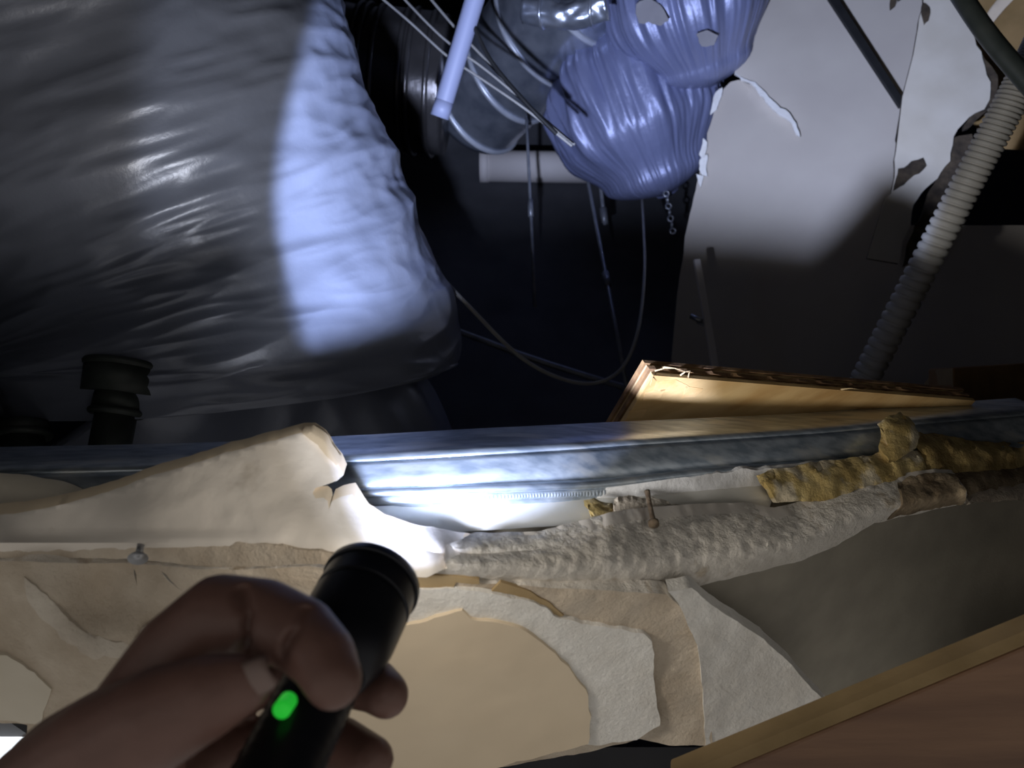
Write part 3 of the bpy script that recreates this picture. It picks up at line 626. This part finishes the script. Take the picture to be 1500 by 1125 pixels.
patch('white_peel', [(560, 858), (612, 862), (670, 863), (720, 870), (767, 878), (800, 890), (820, 906), (860, 914), (893, 920), (943, 928), (955, 940), (957, 987), (962, 1030), (967, 1063), (933, 1084), (880, 1092), (820, 1090), (560, 960)], lambda x, y: dL(x, y)-.0042, .003, M['core_white'], t, step=8, jag=4, amp=.0007, freq=150, seed=5)
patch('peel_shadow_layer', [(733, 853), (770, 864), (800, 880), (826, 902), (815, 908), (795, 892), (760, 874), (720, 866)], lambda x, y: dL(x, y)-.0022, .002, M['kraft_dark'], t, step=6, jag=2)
patch('kraft_face', [(540, 940), (600, 915), (637, 905), (677, 894), (690, 907), (733, 913), (760, 920), (787, 937), (813, 957), (833, 977), (858, 1010), (866, 1050), (862, 1090), (813, 1102), (747, 1119), (713, 1130), (640, 1170), (380, 1170), (400, 1000)], lambda x, y: dL(x, y)-.0075, .003, M['kraft'], t, step=10, jag=3, amp=.0008, freq=35, seed=2)
dW = tps([(979, 866, .404), (1013, 860, .410), (1190, 1006, .475), (1055, 1112, .480), (1020, 946, .432), (1119, 936, .45)])
tag(patch('gypsum_wedge', [(979, 867), (1013, 861), (1036, 881), (1073, 906), (1119, 936), (1160, 974), (1190, 1010), (1240, 1060), (1150, 1100), (1036, 1125), (1030, 1010), (1022, 946), (998, 892)], lambda x, y: dW(x, y)-.005, .009, M['core_white'], None, step=8, jag=2.5, amp=.0010, freq=110, seed=6), 'triangular white gypsum wedge beside the dim painted board', 'board')
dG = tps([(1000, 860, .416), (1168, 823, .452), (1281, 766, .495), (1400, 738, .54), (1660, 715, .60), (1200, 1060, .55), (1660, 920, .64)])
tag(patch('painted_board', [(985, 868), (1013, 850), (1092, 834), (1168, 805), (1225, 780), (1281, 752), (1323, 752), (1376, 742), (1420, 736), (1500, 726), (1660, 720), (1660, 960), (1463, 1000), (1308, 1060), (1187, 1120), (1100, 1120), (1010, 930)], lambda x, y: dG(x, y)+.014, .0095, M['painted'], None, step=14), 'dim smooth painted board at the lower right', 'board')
t = tag(empty('wooden_batten', P(1300, 1120, .36)), 'brown wooden batten across the bottom right corner', 'batten')
slab('top_edge', [(985, 1132, .385), (1560, 895, .385), (1560, 922, .372), (985, 1162, .372)], F*.006+U*.004, M['batten_edge'], t, .001)
slab('front_face', [(975, 1165, .372), (1565, 921, .372), (1565, 1260, .36), (975, 1420, .36)], F*.012, M['batten'], t, .0015)
tag(slab('light_panel', [(-59, 1075, .50), (40, 1030, .50), (45, 1120, .50), (-59, 1120, .50)], F*.01, M['lamp'], None), 'glaring white light panel at the lower left corner', 'lamp')

# ================================================================== FLASHLIGHT
t = tag(empty('flashlight', LP-LDIR*.125), 'black flashlight held in the hand, green lit switch, pointing into the cavity', 'flashlight')
def turned(name, prof, m, par, seg=48):
    path = [LP-LDIR*a for a, _ in prof]; rr = [r for _, r in prof]; vs, fs = [], []
    a = LDIR.orthogonal().normalized(); b = LDIR.cross(a); n = len(prof)
    for p, r in zip(path, rr):
        for k in range(seg): th = 2*PI*k/seg; vs.append(p+(a*math.cos(th)+b*math.sin(th))*r)
    for i in range(n-1):
        for k in range(seg): fs.append((i*seg+k, i*seg+(k+1) % seg, (i+1)*seg+(k+1) % seg, (i+1)*seg+k))
    fs += [tuple(range(seg)), tuple((n-1)*seg+k for k in range(seg))]
    return sharp(mk(name, vs, fs, m, par), 35)
head = turned('head', [(.0045, .0190), (.014, .0192), (.0145, .0182), (.0165, .0182), (.017, .0191), (.030, .0188), (.038, .0178), (.046, .0150), (.048, .0138)], M['torch'], t)
turned('bezel', [(0, .0172), (0, .0192), (.001, .0198), (.004, .0200), (.0045, .0194)], M['torch'], head)
turned('body_tube', [(.048, .0132)]+[(.050+k*.0022, .0132 if k % 2 else .0126) for k in range(22)]+[(.102, .0130), (.104, .0130)], M['torch'], t)
turned('tail_cap', [(.104, .0134), (.106, .0140), (.122, .0140), (.125, .0128)], M['torch'], t)
sc = P(414, 1038, .228); 
v, f = tube_geo([sc+F*.006, sc, sc-F*.001, sc-F*.0016], lambda u: .0028*(1 if u < .7 else .75), 20); mk('switch_button', v, f, M['green'], t)
lens = [LP-LDIR*.0025, LP-LDIR*.001]
v, f = tube_geo(lens, .0168, 32); mk('lens', v, f, M['lens'], head)

# ================================================================== HAND
def hand():
    t = tag(empty('person', P(100, 1180, .25)), 'bare hand gripping the black flashlight, index finger bent over it', 'person')
    chains = [
        [(200, 1040, .236, 66), (262, 955, .240, 64), (322, 903, .240, 62), (385, 905, .234, 57), (440, 930, .226, 55), (472, 962, .218, 50), (488, 995, .212, 44)],          # index
        [(70, 1160, .225, 88), (150, 1100, .218, 84), (235, 1050, .213, 74), (305, 1020, .210, 60), (352, 1002, .211, 44)],                              # thumb
        [(205, 1095, .256, 60), (300, 1030, .280, 44), (400, 985, .296, 42), (490, 990, .296, 40), (548, 1004, .286, 38), (566, 1018, .278, 34)],       # middle, behind the torch
        [(190, 1160, .262, 60), (300, 1120, .284, 46), (410, 1085, .292, 42), (500, 1090, .286, 38), (545, 1112, .272, 33)],                            # ring
        [(170, 1240, .262, 56), (290, 1210, .280, 42), (400, 1185, .282, 38), (480, 1195, .27, 32)],                                                       # little
        [(200, 1050, .240, 70), (195, 1110, .250, 76), (180, 1180, .258, 80), (160, 1250, .258, 78)],                                                     # knuckle row
        [(200, 1060, .238, 74), (110, 1140, .238, 100), (20, 1260, .238, 120), (-80, 1400, .232, 130), (-200, 1560, .225, 135)],                          # back of hand, wrist
        [(180, 1180, .258, 80), (90, 1230, .248, 100), (0, 1330, .24, 115)],
    ]
    vs, fs = [], []
    def ball(c, r):
        s = len(vs); nu, nv = 12, 8
        vs.append(c+Vector((0, 0, r)))
        for i in range(1, nv):
            for k in range(nu):
                ph = PI*i/nv; th = 2*PI*k/nu; vs.append(c+Vector((math.sin(ph)*math.cos(th), math.sin(ph)*math.sin(th), math.cos(ph)))*r)
        vs.append(c-Vector((0, 0, r))); e = len(vs)-1
        for k in range(nu):
            fs.append((s, s+1+k, s+1+(k+1) % nu)); fs.append((e, e-nu+(k+1) % nu, e-nu+k))
        for i in range(nv-2):
            for k in range(nu): a = s+1+i*nu; fs.append((a+k, a+nu+k, a+nu+(k+1) % nu, a+(k+1) % nu))
    for ch in chains:
        w_ = [(P(x, y, d), r*d/FPX) for x, y, d, r in ch]
        for (a, ra), (b, rb) in zip(w_, w_[1:]):
            k = max(2, int((b-a).length/.0025))
            for i in range(k+1): ball(a.lerp(b, i/k), ra+(rb-ra)*i/k)
    me = bpy.data.meshes.new('tmp'); me.from_pydata([tuple(v) for v in vs], [], fs)
    o = bpy.data.objects.new('tmp', me); COL.objects.link(o)
    r = o.modifiers.new('r', 'REMESH'); r.mode = 'VOXEL'; r.voxel_size = .0013
    s = o.modifiers.new('s', 'SMOOTH'); s.factor = .5; s.iterations = 7
    bpy.context.view_layer.update()
    ev = o.evaluated_get(bpy.context.evaluated_depsgraph_get()); m2 = ev.to_mesh()
    V = [v.co.copy() for v in m2.vertices]; FF = [tuple(p.vertices) for p in m2.polygons]; ev.to_mesh_clear()
    bpy.data.objects.remove(o)
    # skin creases across the index finger joints
    def crease(V, pts, w, dep):
        ps = [P(*p) for p in pts]
        for i, v in enumerate(V):
            dm = 9
            for a, b in zip(ps, ps[1:]):
                ab = b-a; u = max(0, min(1, (v-a).dot(ab)/ab.dot(ab))); dm = min(dm, (v-(a+ab*u)).length)
            if dm < w*2.5: V[i] = v+F*dep*math.exp(-(dm/w)**2)
    crease(V, [(350, 862, .229), (358, 900, .222), (362, 940, .222), (350, 968, .226)], .0020, .0050)
    crease(V, [(446, 890, .220), (432, 920, .214), (412, 955, .213)], .0018, .0044)
    hm = mk('hand', V, FF, M['skin'], t)
    # thumb nail
    c = P(362, 1002, .2055); vs, fs = [], []
    ax = (P(362, 1002, .2055)-P(300, 1035, .2055)).normalized(); sd = ax.cross(F).normalized()
    n1, n2 = 9, 9
    for i in range(n1):
        for j in range(n2):
            a, b = -1+2*i/(n1-1), -1+2*j/(n2-1); sc_ = math.sqrt(max(.05, 1-.45*a*a*(1 if a > 0 else .6)))
            vs.append(c+ax*a*.0065+sd*b*.0052*sc_+F*(.0022*b*b+.0012*a*a))
    for i in range(n1-1):
        for j in range(n2-1): fs.append((i*n2+j, i*n2+j+1, (i+1)*n2+j+1, (i+1)*n2+j))
    o = mk('thumb_nail', vs, fs, M['nail'], hm); s = o.modifiers.new('t', 'SOLIDIFY'); s.thickness = .0008; s.offset = 0
    tag(o, 'pale thumb nail')
hand()
